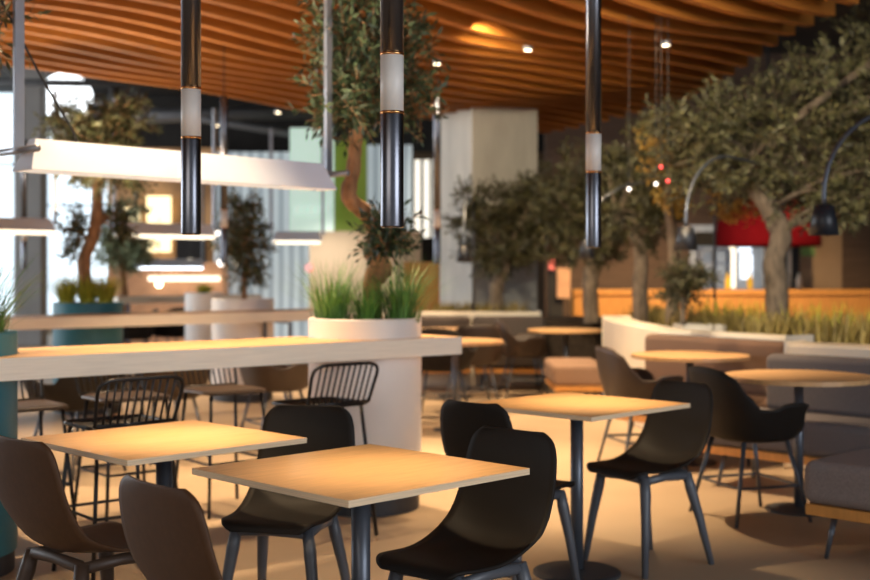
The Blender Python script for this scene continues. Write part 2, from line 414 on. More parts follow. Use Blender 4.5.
# ------------------------------------------------------------------ pendants
def make_pendant(key):
    t = thing('tube_pendant', '', 'pendant lamp')
    r = .034
    MB().lathe([(r*.55,.004),(r*.9,0),(r,.004),(r,.332)], 28).build('lower_tube', M['pend_black'], t, smooth=True, bevel=.002)
    MB().lathe([(r+.001,.332),(r+.001,.340)], 28).build('ring', M['copper'], t, smooth=True)
    MB().lathe([(r,.340),(r,.502)], 28).build('band', M['pend_band'], t, smooth=True)
    MB().lathe([(r+.001,.502),(r+.001,.510)], 28).build('ring', M['copper'], t, smooth=True)
    MB().lathe([(r,.510),(r,1.56),(r*.9,1.57)], 28).build('upper_tube', M['pend_black'], t, smooth=True)
    MB().tube([(0,0,1.56),(0,0,2.1)], .005, 6).build('cord', M['cable'], t)
    return t
pendant = Maker(make_pendant)
GP = 'slim black tube pendants with white bands'
for px, py, y, lab in ((392, 228, 3.5, 'black tube pendant with a white band, the thickest, over the front table'),
                       (191, 235, 4.15, 'black tube pendant with white band at left, in front of the white linear light'),
                       (593.5, 248, 5.3, 'black tube pendant right of centre, hanging before the dark trees'),
                       (224, 264, 11.2, 'thin far black pendant beside the small olive tree'),
                       (437, 264, 11.2, 'thin far black pendant just left of the concrete column'),
                       (24, 269, 14.5, 'thinnest black pendant, before the grey column at far left')):
    p = P(px, py, y); pendant('a', p, 0, lab, GP)

# linear lights
def make_linear(L):
    t = thing('linear_light', '', 'pendant light')
    # trapezoid shade along local X
    h, wb, wt = .138, .17, .05
    b = MB(); e = .05
    A = [(-L/2, -wb/2, 0), (-L/2, wb/2, 0), (L/2, wb/2, 0), (L/2, -wb/2, 0), (-L/2+e, -wt/2, h), (-L/2+e, wt/2, h), (L/2-e, wt/2, h), (L/2-e, -wt/2, h)]
    b.add(A, [(0,3,7,4),(3,2,6,7),(2,1,5,6),(1,0,4,5),(4,7,6,5)])
    b.build('shade', M['lamp_white'], t, solid=.006)
    if L > 1.6: MB().box((0,0,.018), (L-.06, wb-.04, .012)).build('diffuser', M['glow_soft'], t)
    else: MB().box((0,0,-.012), (L-.04, wb-.02, .06)).build('diffuser', M['glow_cool'] if L == 1.26 else M['glow_soft'], t, bevel=.012)
    for sx in (-1, 1):
        x = sx*(L/2-.02)
        hb_ = MB().box((x+sx*.035, 0, .84), (.045, .022, 1.52)).build('hanger_bar', M['alu'], t, bevel=.003)
        MB().tube([(x+sx*.035, -.16, .085), (x+sx*.035, .16, .085)], .016, 8).build('crossbar', M['alu'], hb_, smooth=True)
    return t
linear = Maker(make_linear)
GL = 'white linear lights over the communal tables'
e0 = Vector((X(22, 5.2), 5.2)); e1 = Vector((X(326, 6.5), 6.5))
dv = e1-e0; L1 = dv.length
o = linear(round(L1, 3), ((e0.x+e1.x)/2, (e0.y+e1.y)/2, 1.752), math.atan2(dv.y, dv.x), 'long white linear light at left nearest the camera, over the pale communal table', GL)
b = MB(); b.tube([(-L1/2+.28, .0, .12), (-L1/2+.24, 0, .2), (-L1/2+.1, .02, .42), (-L1/2-.1, .02, .75), (-L1/2-.12, .0, 1.1)], .006, 6); b.build('cable', M['cable'], o, smooth=True)
for px, py, y, L, lab in ((0, 230, 13.2, 1.22, 'white linear light with warm glow before the grey column'),
                       (166, 235, 14.6, 1.3, 'white linear light behind the near left pendant'),
                       (297, 241, 17.0, .70, 'short warm linear light before the striped screen'),
                       (170, 267, 21.0, 1.26, 'cool bluish linear light low at the food stall')):
    p = P(px, py, y)
    linear(L, p, math.radians(40) if L != .70 else .2, lab, GL)
# hanging spot cylinders and canopy downlights
def make_spot(key):
    t = thing('spot_lamp', '', 'spotlight')
    MB().lathe([(.062,0),(.07,.005),(.07,.30),(.05,.31)], 20).build('housing', M['dark'], t, smooth=True)
    MB().lathe([(.058,-.012),(.06,.004)], 20).build('lens', M['glow'], t)
    MB().tube([(0,0,.3),(0,0,1.4)], .006, 6).build('cord', M['cable'], t)
    return t
spot = Maker(make_spot)
spot('a', P(115, 111, 15.5), 0, 'small black cylinder spotlight glowing under the canopy at left')
def make_down(key):
    t = thing('downlight', '', 'downlight')
    MB().lathe([(.055,-.03),(.065,-.025),(.065,.03)], 20).build('housing', M['alu'], t, smooth=True)
    MB().lathe([(.048,-.036),(.05,-.028)], 20).build('lens', M['glow'], t)
    return t
down = Maker(make_down)
for px, py, y, lab in ((437, 62, 11.0, 'small glowing downlight in the slats beside the middle olive leaves'),
                       (528, 48, 10.3, 'small glowing downlight in the slats left of the third pendant'),
                       (216, 124, 17.6, 'tiny glowing light under the dark bulkhead by the far left pendant'),
                       (278, 111, 18.2, 'tiny glowing light under the canopy edge before the bulkhead'),
                       (666, 43, 10.05, 'small dim downlight near the right canopy edge')):
    d = down('a', P(px, py, y), 0, lab)
    d.scale = (.62,)*3 if y < 12 else (.75,)*3
    
# arc lamps
def arc_lamp(sx, sy, y, r, rz, H, label, zb):
    p = P(sx, sy, y)            # bottom centre of the shade
    t = thing('arc_lamp', label, 'lamp', (p.x, p.y, p.z), rz, group='curved black arc lamps over the booths')
    k = r
    MB().lathe([(.076*k,0),(.079*k,0),(.050*k,.155*k),(.02*k,.165*k)], 28, cap=False).build('lamp_shade', M['shade_dark'], t, smooth=True, solid=.003)
    ls_ = t.children[0]
    MB().lathe([(.03*k,.03),(.03*k,.06*k),(.02*k,.09*k)], 14).build('bulb', M['glow_soft'], ls_, smooth=True)
    D, a1, hh = H; a2 = .22; pts = [(0,0,.16*k), (0,0,.2*k)]
    for i in range(15):
        a = PI/2*i/14; pts.append((a1*(1-math.cos(a)), 0, .22*k+hh*math.sin(a)))
    for i in range(9):
        a = PI/2*i/8; pts.append((D-a2+a2*math.sin(a), 0, .22*k+hh-a2*(1-math.cos(a))))
    pts.append((D, 0, zb-p.z+.03))
    MB().tube(pts, .0125*k, 8).build('arc_pole', M['steel_dark'], t, smooth=True)
    MB().lathe([(.11,zb-p.z),(.11,zb-p.z+.02),(.02,zb-p.z+.03)], 20, c=(D,0,0)).build('base', M['dark'], t, smooth=True)

# ------------------------------------------------------------------ tables
def square_table(c, rz, label, s=.70, rb=.15):
    t = thing('square_table', label, 'table', (c[0], c[1], 0), rz, group='square oak cafe tables')
    h = s/2; b = MB(); b.prism([(-h,-h),(h,-h),(h,h),(-h,h)], .722, .74, 0, 1)
    b.build('tabletop', [M['oak'], M['ply_edge']], t, bevel=.0025)
    MB().lathe([(.028,.022),(.028,.71)], 24).build('pole', M['steel_dark'], t, smooth=True)
    MB().box((0,0,.717), (.3,.3,.008)).build('mount_plate', M['steel_dark'], t)
    MB().lathe([(rb,0),(rb,.01),(rb-.015,.016),(.03,.024)], 40).build('base', M['plinth'], t, smooth=False)
square_table((-.217, 3.51), math.radians(45), 'square oak cafe table at the very front, below the thickest pendant', rb=.125)
square_table((-.937, 4.15), math.radians(45), 'square oak cafe table at left, beside the brown chairs')
square_table((.617, 5.22), math.radians(45), 'square oak cafe table right of centre, behind the two black chairs', rb=.19)

def make_round(key):
    t = thing('round_table', '', 'table')
    b = MB(); n = 48
    b.prism([(.4*math.cos(2*PI*i/n), .4*math.sin(2*PI*i/n)) for i in range(n)], .716, .74, 0, 1)
    b.build('tabletop', [M['ash'], M['oak']], t, bevel=.003)
    MB().lathe([(.026,.02),(.026,.716)], 20).build('pole', M['steel_dark'], t, smooth=True)
    MB().lathe([(.18,0),(.18,.01),(.03,.022)], 40).build('base', M['plinth'], t)
    return t
rtab = Maker(make_round)
GR = 'round oak tables along the booths'
rtab('a', (2.0, 6.6, 0), 0, 'round oak table at right beside the grey sofa, nearest', GR)
rtab('a', (1.75, 8.24, 0), 0, 'round oak table in front of the brown bench back', GR)
q_ = rtab('a', (X(566, 12.55), 12.55, 0), .3, 'round oak table left of the cream block, at the rear', GR)
q_.scale.z = .945
rtab('a', (X(455, 12.5), 12.5, 0), .3, 'far round table in front of the dark rear bench, right of the white planter', GR).scale.z = .95
rtab('a', (X(455, 9.9), 9.9, 0), .3, 'round table partly hidden behind the end of the communal table', GR)

# communal high tables
DT = Vector((.77, .64)).normalized(); DN = Vector((-DT.y, DT.x))
def high_table(o, u0, u1, dep, holes, z, label, th=.096):
    t = thing('communal_table', label, 'table', (0,0,0), 0, group='long communal high tables')
    def W(u, v): q = o+DT*u+DN*v; return (q.x, q.y)
    poly = [W(u0, 0), W(u1, 0), W(u1, dep)]
    for (uc, vc, r) in sorted(holes, reverse=True):
        r += .006
        a1 = math.asin(min(1, max(-1, (dep-vc)/r)))
        for i in range(25):
            a = a1-(PI+2*a1)*i/24
            poly.append(W(uc+r*math.cos(a), vc+r*math.sin(a)))
    poly.append(W(u0, dep))
    b = MB(); b.prism(poly, z-th, z, 0, 1)
    b.build('tabletop', [M['ash'], M['ply_pale']], t)
    return t, W
O1 = Vector((-1.82, 5.02))
t1, W1 = high_table(O1, -2.6, 2.56, .60, [(-.117, .385, .318), (2.178, .385, .318)], .95, 'long pale plywood communal table across the left half, nearest')
def frame_leg(t, W, u, dep, z):
    b = MB(); a = W(u, .08); c = W(u, dep-.06)
    b.tube([(a[0], a[1], 0), (a[0], a[1], z), (c[0], c[1], z), (c[0], c[1], 0)], .02, 8)
    b.build('leg_frame', M['steel_dark'], t)
frame_leg(t1, W1, -1.4, .6, .835)
O2 = Vector((-2.81, 10.32))
t2, W2 = high_table(O2, -3.2, 2.5, .60, [], .925, 'second communal table behind, with an orange lit top')
frame_leg(t2, W2, -2.0, .6, .81); frame_leg(t2, W2, 1.9, .6, .81)
t3, W3 = high_table(Vector((X(118, 16.5), 16.5)), 0, 2.3, .5, [], .95, 'far communal table near the food stall')
frame_leg(t3, W3, .2, .5, .835); frame_leg(t3, W3, 2.1, .5, .835)

# planters
def planter(c, r, h, m, label):
    t = thing('planter', label, 'planter', (c[0], c[1], 0), 0, group='tall round planters')
    MB().lathe([(r-.002,.09),(r,.10),(r,h-.006),(r-.006,h),(r-.03,h),(r-.034,h-.05),(r-.034,.2)], 56, cap=False).build('pot', m, t, smooth=False)
    for p in t.children[0].data.polygons: p.use_smooth = True
    t.children[0].modifiers.new('es', 'EDGE_SPLIT').split_angle = .6
    MB().lathe([(r-.012,0),(r-.012,.095)], 48).build('plinth', M['plinth'], t, smooth=False)
    MB().lathe([(.01,h-.05),(r-.035,h-.055)], 40, cap=False).build('soil', M['soil'], t)
C_W1 = Vector(W1(2.178, .385)); C_T1 = Vector(W1(-.117, .385))
planter(C_W1, .315, 1.055, M['white_pot'], 'white round planter in the middle with green grass and an olive trunk')
planter(C_T1, .315, 1.05, M['teal_pot'], 'teal round planter cut by the left edge of the frame')
C_T2 = Vector(W2(.225, .93)); C_W2 = Vector(W2(1.878, .93))
planter(C_T2, .315, 1.02, M['teal_pot'], 'teal round planter with yellow grass behind the second communal table')
planter(C_W2, .315, 1.03, M['white_pot'], 'white round planter of the small olive tree, behind the second table')
C_W3 = Vector((X(204, 15.3), 15.3))
planter(C_W3, .24, 1.03, M['white_pot'], 'small far planter with short green grass near the food stall')

def grass_tuft(c, z, n, h, spread, m, label, group, wd=.006, name='grass_tuft'):
    b = MB()
    for i in range(n):
        a = random.uniform(0, 2*PI); rr = random.random()**.6*spread*.28
        bx, by = rr*math.cos(a), rr*math.sin(a)
        a2 = a+random.uniform(-.7, .7); ln = h*random.uniform(.6, 1.12); out = spread*random.uniform(.05, 1.0)
        side = Vector((-math.sin(a2), math.cos(a2), 0)); w = wd*random.uniform(.7, 1.2); row = []
        for k, s in enumerate((0, .35, .7, 1)):
            cz = ln*(s-.10*s*s*(out/spread)); p = Vector((bx+math.cos(a2)*out*s*s, by+math.sin(a2)*out*s*s, cz))
            ww = w*(1-s*.92); row.append((p-side*ww, p+side*ww))
        b.grid(row)
    o = b.build(name, m); o.location = (c[0], c[1], z)
    return tag(o, label, 'grass', group)
GG = 'grass tufts in the round planters'
for (px, dy, h, sp, lab) in ((332, -.07, .37, .33, 'left tuft of long green grass in the white planter'), (367, -.14, .28, .24, 'middle shorter green grass tuft in the white planter'), (402, -.08, .39, .33, 'right tuft of long green grass in the white planter')):
    y = C_W1.y+dy
    grass_tuft((X(px, y), y), 1.003, 260, h, sp, M['grass'], lab, GG, .0042)
grass_tuft((C_T1.x+.19, C_T1.y-.04), .998, 260, .40, .36, M['grass'], 'green grass tuft in the teal planter at the left edge', GG, .0042)
for px, lab in ((69, 'left yellow green grass tuft in the far teal planter'), (89, 'middle yellow green grass tuft in the far teal planter'), (107, 'right yellow green grass tuft in the far teal planter')):
    grass_tuft((X(px, C_T2.y), C_T2.y-.05), .968, 300, .30, .22, M['grass_yellow'], lab, GG, .009)
grass_tuft(C_W3, .978, 260, .17, .17, M['grass_yellow'], 'short yellow green grass in the small far planter', GG, .011)

# ------------------------------------------------------------------ trees
def curve(pts, n=6):
    pts = [Vector(p) for p in pts]; out = []
    for i in range(len(pts)-1):
        p0 = pts[max(0, i-1)]; p1 = pts[i]; p2 = pts[i+1]; p3 = pts[min(len(pts)-1, i+2)]
        for k in range(n):
            t = k/n
            out.append(.5*((2*p1)+(p2-p0)*t+(2*p0-5*p1+4*p2-p3)*t*t+(3*p1-p0-3*p2+p3)*t*t*t))
    out.append(pts[-1]); return out
def tree(label, trunk, rads, blobs, nleaf, leafmat, barkmat=None, leaf=.055, twig=.24, extra=None):
    base = Vector(trunk[0])
    t = thing('olive_tree', label, 'tree', base, 0, group='olive trees in planters')
    tp = curve([Vector(p)-base for p in trunk])
    n = len(tp); rs = []
    for i in range(n):
        s = i/(n-1)*(len(rads)-1); k = min(int(s), len(rads)-2); rs.append((rads[k]+(rads[k+1]-rads[k])*(s-k))*random.uniform(.9, 1.1))
    tb = MB(); tb.tube(tp, rs, 10); bm_ = barkmat or M['bark']
    tk_ = tb.build('trunk', bm_, t, smooth=True)
    br = MB(); lf = MB(); tot = sum(bl[3] for bl in blobs)
    for c, rad, kind, wgt in blobs:
        c = Vector(c)-base; rad = Vector(rad)
        # limbs from the nearest trunk point to this blob
        src = min(tp[len(tp)//3:], key=lambda p: (p-c).length)
        for k in range(5):
            u = Vector((random.gauss(0,1), random.gauss(0,1), random.gauss(0,1))).normalized()
            e = c+Vector((u.x*rad.x, u.y*rad.y, u.z*rad.z))*.7
            mid = (src+e)/2+Vector((random.uniform(-.06,.06), random.uniform(-.06,.06), .05))
            cp = curve([src, mid, e], 4); br.tube(cp, [rs[-1]*.55*(1-.85*i/(len(cp)-1)) for i in range(len(cp))], 5)
        nl = int(nleaf*wgt/tot); per = 14
        for k in range(nl//per):
            u = Vector((random.gauss(0,1), random.gauss(0,1), random.gauss(0,1))).normalized()*random.random()**.42
            p0 = c+Vector((u.x*rad.x, u.y*rad.y, u.z*rad.z))
            d = (u+Vector((random.uniform(-.8,.8), random.uniform(-.8,.8), random.uniform(-.6,.7)))).normalized()
            tl = twig*random.uniform(.6, 1.2)
            br.tube([p0-d*tl*.5, p0+d*tl*.5], [.0035, .0015], 3)
            up = Vector((random.uniform(-1,1), random.uniform(-1,1), random.uniform(-1,1)))
            s1 = d.cross(up).normalized(); s2 = d.cross(s1)
            for q in range(per):
                s = q/per; pp = p0+d*tl*(s-.5); ang = q*2.4
                sd = s1*math.cos(ang)+s2*math.sin(ang)
                ld = (d*.75+sd*.8+Vector((0,0,random.uniform(-.3,.2)))).normalized(); wd = ld.cross(d+Vector((.01,.02,.03))).normalized()
                L = leaf*random.uniform(.7, 1.25); w = L*.15
                a = pp; bb = pp+ld*L*.5
                lf.add([a, bb+wd*w, a+ld*L, bb-wd*w], [(0,1,2,3)])
    br.build('branches', bm_, tk_, smooth=True)
    lf.build('foliage', leafmat, t)
    return t
# middle tree in the white planter
y = C_W1.y+.02
Q = lambda px, py, dy=0: P(px, py, y+dy)
tr = tree('olive tree with a twisted orange trunk in the middle white planter',
     [(X(374, y), y, 1.0), Q(372, 285), Q(381, 268), Q(372, 250, .05), Q(377, 236, .08), Q(366, 214, .05), Q(349, 197, 0), Q(353, 172), Q(356, 140), Q(362, 105), Q(366, 60)],
     [.06, .055, .07, .05, .045, .045, .05, .04, .04, .03, .015],
     [(Q(345, 40), (.22,.25,.22), 0, 1.1), (Q(395, 50, .1), (.24,.25,.3), 0, 1.2), (Q(365, 95), (.26,.28,.24), 0, 1.3), (Q(335, 105, -.05), (.16,.2,.22), 0, .8), (Q(405, 95, .1), (.2,.2,.2), 0, .8),
      (Q(387, 236, -.1), (.11,.12,.14), 0, .9), (Q(365, 10), (.3,.3,.25), 0, 1.2)], 7400, M['leaf_green'], leaf=.062)
# far left tree in teal planter
y2 = C_T2.y; Q = lambda px, py, dy=0: P(px, py, y2+dy)
tree('olive tree with an orange trunk in the far teal planter', [(X(88, y2), y2, .97), Q(84, 262), Q(92, 240), Q(97, 218), Q(97, 195), Q(98, 165)], [.075, .06, .055, .06, .05, .03],
     [(Q(95, 140), (.42,.4,.42), 0, 1.5), (Q(112, 165), (.36,.35,.3), 0, 1), (Q(80, 125), (.3,.3,.25), 0, .7), (Q(75, 235), (.12,.15,.25), 0, .35), (Q(122, 225), (.1,.12,.22), 0, .3), (Q(120, 120), (.3,.3,.25), 0, .7), (Q(85, 160), (.28,.3,.25), 0, .7)], 7000, M['leaf_light'], leaf=.075)
# small far tree in white planter
y3 = C_W2.y; Q = lambda px, py, dy=0: P(px, py, y3+dy)
tree('small olive tree in the rear white planter', [(X(244, y3), y3, .98), Q(244, 285), Q(246, 262), Q(243, 240)], [.035, .03, .03, .02],
     [(Q(245, 245), (.27,.28,.3), 0, 1.3), (Q(243, 215), (.2,.2,.24), 0, .8), (Q(250, 275), (.16,.15,.14), 0, .4)], 2600, M['leaf_light'], leaf=.075)
yb = 19.5; Q = lambda px, py, dy=0: P(px, py, yb+dy)
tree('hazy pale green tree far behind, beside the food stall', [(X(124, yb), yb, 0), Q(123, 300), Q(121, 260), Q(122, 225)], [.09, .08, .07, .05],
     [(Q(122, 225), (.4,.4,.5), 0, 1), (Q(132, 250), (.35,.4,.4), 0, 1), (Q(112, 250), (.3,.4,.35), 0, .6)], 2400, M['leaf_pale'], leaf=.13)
# near left tree, only its outer twigs are in the frame
tree('olive tree whose leaves enter at the top left corner', [(C_T1.x, C_T1.y, 1.0), (C_T1.x-.1, C_T1.y, 1.4), (C_T1.x-.15, C_T1.y+.05, 1.9), (C_T1.x-.1, C_T1.y, 2.4)], [.06, .05, .05, .025],
     [((C_T1.x+.14, C_T1.y, 2.44), (.26,.3,.20), 0, 1), ((C_T1.x-.3, C_T1.y, 2.5), (.35,.35,.3), 0, .8)], 1500, M['leaf'], leaf=.06)

# ------------------------------------------------------------------ right: planting bed, booth walls, benches
BED = .74
bed_poly = [(-.35, 13.95), (1.5, 13.95), (1.78, 11.3), (2.02, 9.6), (2.75, 8.5), (3.2, 8.05), (4.9, 6.5), (8, 8), (8, 18.5), (.5, 18.5), (-.35, 14.8)]
# the column stands in the bed: keep the bed as a soil slab that goes around it
pb = MB(); pb.prism([(1.25, 13.95), (1.98, 13.95), (1.98, 11.3), (2.05, 9.66), (2.72, 8.58), (2.75, 8.1), (3.2, 7.7), (4.9, 6.5), (7, 8.4), (4.2, 10.6), (3.0, 11.3), (2.75, 14.6), (1.75, 15.1), (1.25, 14.6)], 0, BED)
pb.prism([(-.35, 13.95), (1.25, 13.95), (1.1, 15.1), (-.35, 14.75)], 0, BED)
tag(pb.build('planting_bed', M['soil']), 'raised soil bed behind the booths where the trees grow', 'planter')
def wall_strip(pts, th, z, m, name, label):
    b = MB(); pts = [Vector(p) for p in pts]; n = len(pts); off = []
    for i in range(n):
        d = (pts[min(n-1, i+1)]-pts[max(0, i-1)]).normalized(); off.append(pts[i]+Vector((-d.y, d.x))*th)
    rows = []
    for p, q in zip(pts, off): rows.append([(p.x, p.y, 0), (p.x, p.y, z), (q.x, q.y, z), (q.x, q.y, 0)])
    b.grid(rows, wrap=True); k = len(rows)-1
    b.f += [(0,1,2,3)]; b.mi += [0]; b.f += [(4*k+3, 4*k+2, 4*k+1, 4*k)]; b.mi += [0]
    o = b.build(name, m, bevel=.015); tag(o, label, 'booth wall'); return o
wall_strip([(-.35, 13.6), (1.2, 13.6)], .3, .84, M['cream'], 'booth_wall', 'long pale ledge wall behind the rear dark bench')
wall_strip([(1.68, 11.95), (1.63, 11.0), (1.745, 9.42), (2.44, 8.32)], .26, .85, M['cream'], 'booth_wall', 'cream booth wall block beside the brown bench')
wall_strip([(2.33, 7.99), (4.6, 5.95)], .3, .83, M['cream'], 'booth_wall', 'white ledge wall behind the grey sofa at right')

def cushion(b, c, d, rz): b.box(c, d, rz)
def bench(label, c, rz, L, dep, m, back=True, hb=.82, backL=None, backoff=0, seat_z=.45, legs=True, backm=None, plinth_m='orange_wood', bd=.14):
    # local x along the bench, seat towards -y (front), back at +y
    t = thing('bench', label, 'sofa', (c[0], c[1], 0), rz, group='upholstered booth benches')
    MB().box((0,0,seat_z-.10), (L, dep, .20)).build('seat', m, t, bevel=.05, segs=4)
    MB().box((0,.0,seat_z-.225), (L-.03, dep-.03, .05)).build('plinth', M[plinth_m], t, bevel=.004)
    if back:
        bl = backL or L
        MB().box((backoff, dep/2-bd/2+.02, (hb+seat_z)/2), (bl, bd, hb-seat_z+.02)).build('backrest', backm or m, t, bevel=.045, segs=4)
    for sx in (-1, 1):
        for sy in (-1, 1):
            x, yy = sx*(L/2-.12), sy*(dep/2-.1)
            MB().tube([(x+sx*.03, yy+sy*.03, 0), (x, yy, seat_z-.245)], [.010, .016], 8).build('leg', M['steel_dark'], t, smooth=True)
    return t
# near right grey bench: left end corner at (1.72,5.5)
d1 = Vector((S2, -S2)); n1 = Vector((S2, S2))
L, dep = 2.0, .62
cc = Vector((1.675, 5.5))+d1*L/2+n1*dep/2
bench('grey bench seat cut by the right edge, on thin black legs', cc, -PI/4, L, dep, M['fab_grey'], back=False)
# grey sofa behind the nearest round table
L, dep = 2.6, .55
c0 = Vector((1.62, 7.36)); cc = c0+d1*L/2+n1*dep/2
bench('dark grey sofa with backrest behind the nearest round table', cc, -PI/4, L, dep, M['fab_slate'], hb=.785, backL=2.45, backoff=.12)
# brown bench
a = Vector((1.69, 9.28)); b_ = Vector((2.46, 8.20)); d = (b_-a).normalized(); nn = Vector((-d.y, d.x)); L = (b_-a).length; dep = .44
cc = (a+b_)/2-nn*dep/2
bench('brown bench with a long rounded backrest beside the cream wall', cc, math.atan2(d.y, d.x), L, dep, M['fab_brown'], hb=.82)
# rear dark bench with separate back cushions
bench('rear dark brown bench along the pale ledge, left half', (-.0, 13.28), 0, .80, .56, M['fab_dark'], hb=.79)
bench('rear dark brown bench along the pale ledge, right half', (.83, 13.28), 0, .82, .56, M['fab_dark'], hb=.79)
# rose bench end
bench('rose brown bench end with orange plinth left of the cream block', (1.335, 11.50), -PI/2, .95, .50, M['fab_rose'], back=False)

# trees in the bed
def btree(label, ybase, trunk, rads, blobs, n, m, leaf, bark='bark_grey'):
    Q = lambda px, py, dy=0: P(px, py, ybase+dy)
    tk = [Vector((X(trunk[0][0], ybase), ybase, BED-.01))]+[Q(*p) for p in trunk[1:]]
    bl = [(Q(*c), r, 0, w) for c, r, w in blobs]
    return tree(label, tk, rads, bl, n, m, M[bark], leaf=leaf)
btree('olive tree in front of the pale concrete column', 14.4, [(497,), (496, 290), (503, 270), (508, 250)], [.1, .085, .08, .05],
      [((475, 220), (.36,.4,.45), 1), ((515, 225), (.5,.5,.5), 1.5), ((548, 215), (.45,.4,.6), 1.1), ((500, 255), (.45,.4,.25), .8), ((530, 195), (.4,.4,.25), .7)], 6000, M['leaf_dark'], .10)
btree('dark tree behind the third pendant', 13.4, [(592,), (590, 288), (593, 265), (600, 245)], [.1, .09, .09, .06],
      [((590, 190), (.55,.5,.5), 1.4), ((565, 225), (.4,.4,.5), 1), ((615, 200), (.5,.5,.55), 1.2), ((600, 245), (.4,.4,.2), .5)], 5000, M['leaf_dark'], .10)
btree('dark forked tree left of the small arc lamp', 12.4, [(641,), (640, 285), (641, 255), (632, 235), (618, 215)], [.085, .075, .07, .055, .04],
      [((640, 185), (.5,.5,.5), 1.3), ((660, 215), (.3,.4,.4), .8), ((625, 215), (.45,.4,.35), .8), ((650, 150), (.4,.4,.3), .7)], 4200, M['leaf_dark'], .09)
big = btree('large olive tree with a bent trunk and wide crown at the right', 9.9, [(776,), (777, 290), (774, 262), (781, 235), (769, 208), (756, 190), (752, 160)], [.10, .09, .085, .09, .075, .07, .04],
      [((770, 130), (.72,.65,.48), 2.2), ((842, 92), (.66,.7,.42), 2.0), ((862, 150), (.6,.6,.5), 1.7), ((712, 128), (.42,.45,.30), 1.2), ((893, 40), (.48,.6,.42), 1.3), ((695, 165), (.34,.4,.32), .8), ((800, 190), (.55,.5,.28), .9),
       ((855, 205), (.5,.5,.22), .7), ((668, 125), (.22,.3,.2), .4), ((735, 175), (.4,.4,.25), .6)], 17000, M['leaf'], .072)
gl_ = MB()
btree('small bushy tree in a white box on the ledge', 9.95, [(683,), (683, 305), (682, 295)], [.025, .022, .018],
      [((682, 285), (.2,.2,.16), 1), ((690, 275), (.15,.15,.1), .4)], 1700, M['leaf_dark'], .06)
def gold_sprays():
    t = thing('golden_tree', 'tree with golden lit leaves at the left of the big crown', 'tree', (X(672, 11.3), 11.3, BED-.01))
    base = t.location.copy(); lf = MB(); br = MB()
    tp = curve([Vector((0,0,0)), P(674, 250, 11.3)-base, P(668, 200, 11.3)-base, P(672, 160, 11.3)-base]); MB().tube(tp, [.07*(1-.6*i/(len(tp)-1)) for i in range(len(tp))], 8).build('trunk', M['bark_grey'], t, smooth=True); tk_ = t.children[0]
    for px, py, r in ((668, 148, .24), (668, 192, .15), (678, 205, .15), (690, 140, .22), (742, 208, .2), (726, 205, .16), (652, 138, .18), (712, 175, .2), (655, 168, .15)):
        c = P(px, py, 11.3)-base; br.tube([tp[-2], c], [.02, .005], 5)
        for k in range(110):
            u = Vector((random.gauss(0,1), random.gauss(0,1), random.gauss(0,1))).normalized()*random.random()**.5*r
            d = Vector((random.gauss(0,1), random.gauss(0,1), random.gauss(0,1))).normalized(); w = d.cross(Vector((.3,.5,1))).normalized()
            L = .08; lf.add([c+u, c+u+d*L*.5+w*L*.16, c+u+d*L, c+u+d*L*.5-w*L*.16], [(0,1,2,3)])
    br.build('branches', M['bark_grey'], tk_); lf.build('foliage', M['leaf_gold'], t)
gold_sprays()
# white box of the small bush
pb = thing('planter_box', 'small white planter box on the ledge under the bushy tree', 'planter', (X(699, 9.95), 9.95, BED+.001))
# grass strips in the bed
def strip(pts, n, h, m, label, wd=.012):
    b = MB()
    for i in range(n):
        k = random.randrange(len(pts)-1); s = random.random()
        p = Vector(pts[k]).lerp(Vector(pts[k+1]), s)+Vector((random.gauss(0,.10), random.gauss(0,.16)))
        a = random.uniform(0, 2*PI); ln = h*random.uniform(.5, 1.15); out = ln*random.uniform(.1,.5); sd = Vector((-math.sin(a), math.cos(a), 0)); row = []
        for q in (0, .5, 1):
            c = Vector((p.x+math.cos(a)*out*q*q, p.y+math.sin(a)*out*q*q, BED-.01+ln*q)); row.append((c-sd*wd*(1-.9*q), c+sd*wd*(1-.9*q)))
        b.grid(row)
    o = b.build('planted_grass', m); tag(o, label, 'grass', kind='stuff')
strip([(2.2, 10.6), (2.7, 9.6), (3.6, 8.9), (5, 7.8)], 2600, .24, M['grass_dry'], 'dry yellow grass growing along the booth ledge at right')
strip([(2.4, 11.0), (3.0, 9.9), (4.2, 9.4)], 700, .30, M['grass_yellow'], 'taller green grass around the big tree trunk')
strip([(0, 14.4), (1.0, 14.4)], 800, .20, M['grass_dry'], 'dark short grass behind the rear pale ledge')
strip([(2.35, 13.6), (2.4, 12.0)], 600, .2, M['grass_dry'], 'dry grass under the dark forked tree')

q0 = MB()
hw, hh = .17, .13
for (cx, cy, sx, sy) in ((0,-hw,2*hw,.02), (0,hw,2*hw,.02), (-hw,0,.02,2*hw+.02), (hw,0,.02,2*hw+.02)): q0.box((cx, cy, hh/2), (sx, sy, hh))
q0.build('box_walls', M['cream'], pb)
MB().box((0,0,.05), (2*hw-.02, 2*hw-.02, .1)).build('soil', M['soil'], pb)

arc_lamp(824, 235, 6.4, 1.0, math.radians(30), (1.157, .72, .50), 'curved black arc lamp with cone shade over the nearest round table', .001)
arc_lamp(686, 250, 8.24, 1.0, math.radians(58.5), (2.28, 1.05, .50), 'curved black arc lamp with cone shade over the second round table', BED+.002)
arc_lamp(587, 258, 11.6, 1.05, math.radians(17), (1.39, .7, .52), 'far arc lamp with cone shade half hidden behind the third pendant', BED+.002)
arc_lamp(464, 262, 12.4, 1.0, math.radians(85), (1.78, .6, .5), 'far arc lamp with cone shade in front of the concrete column', BED+.002)

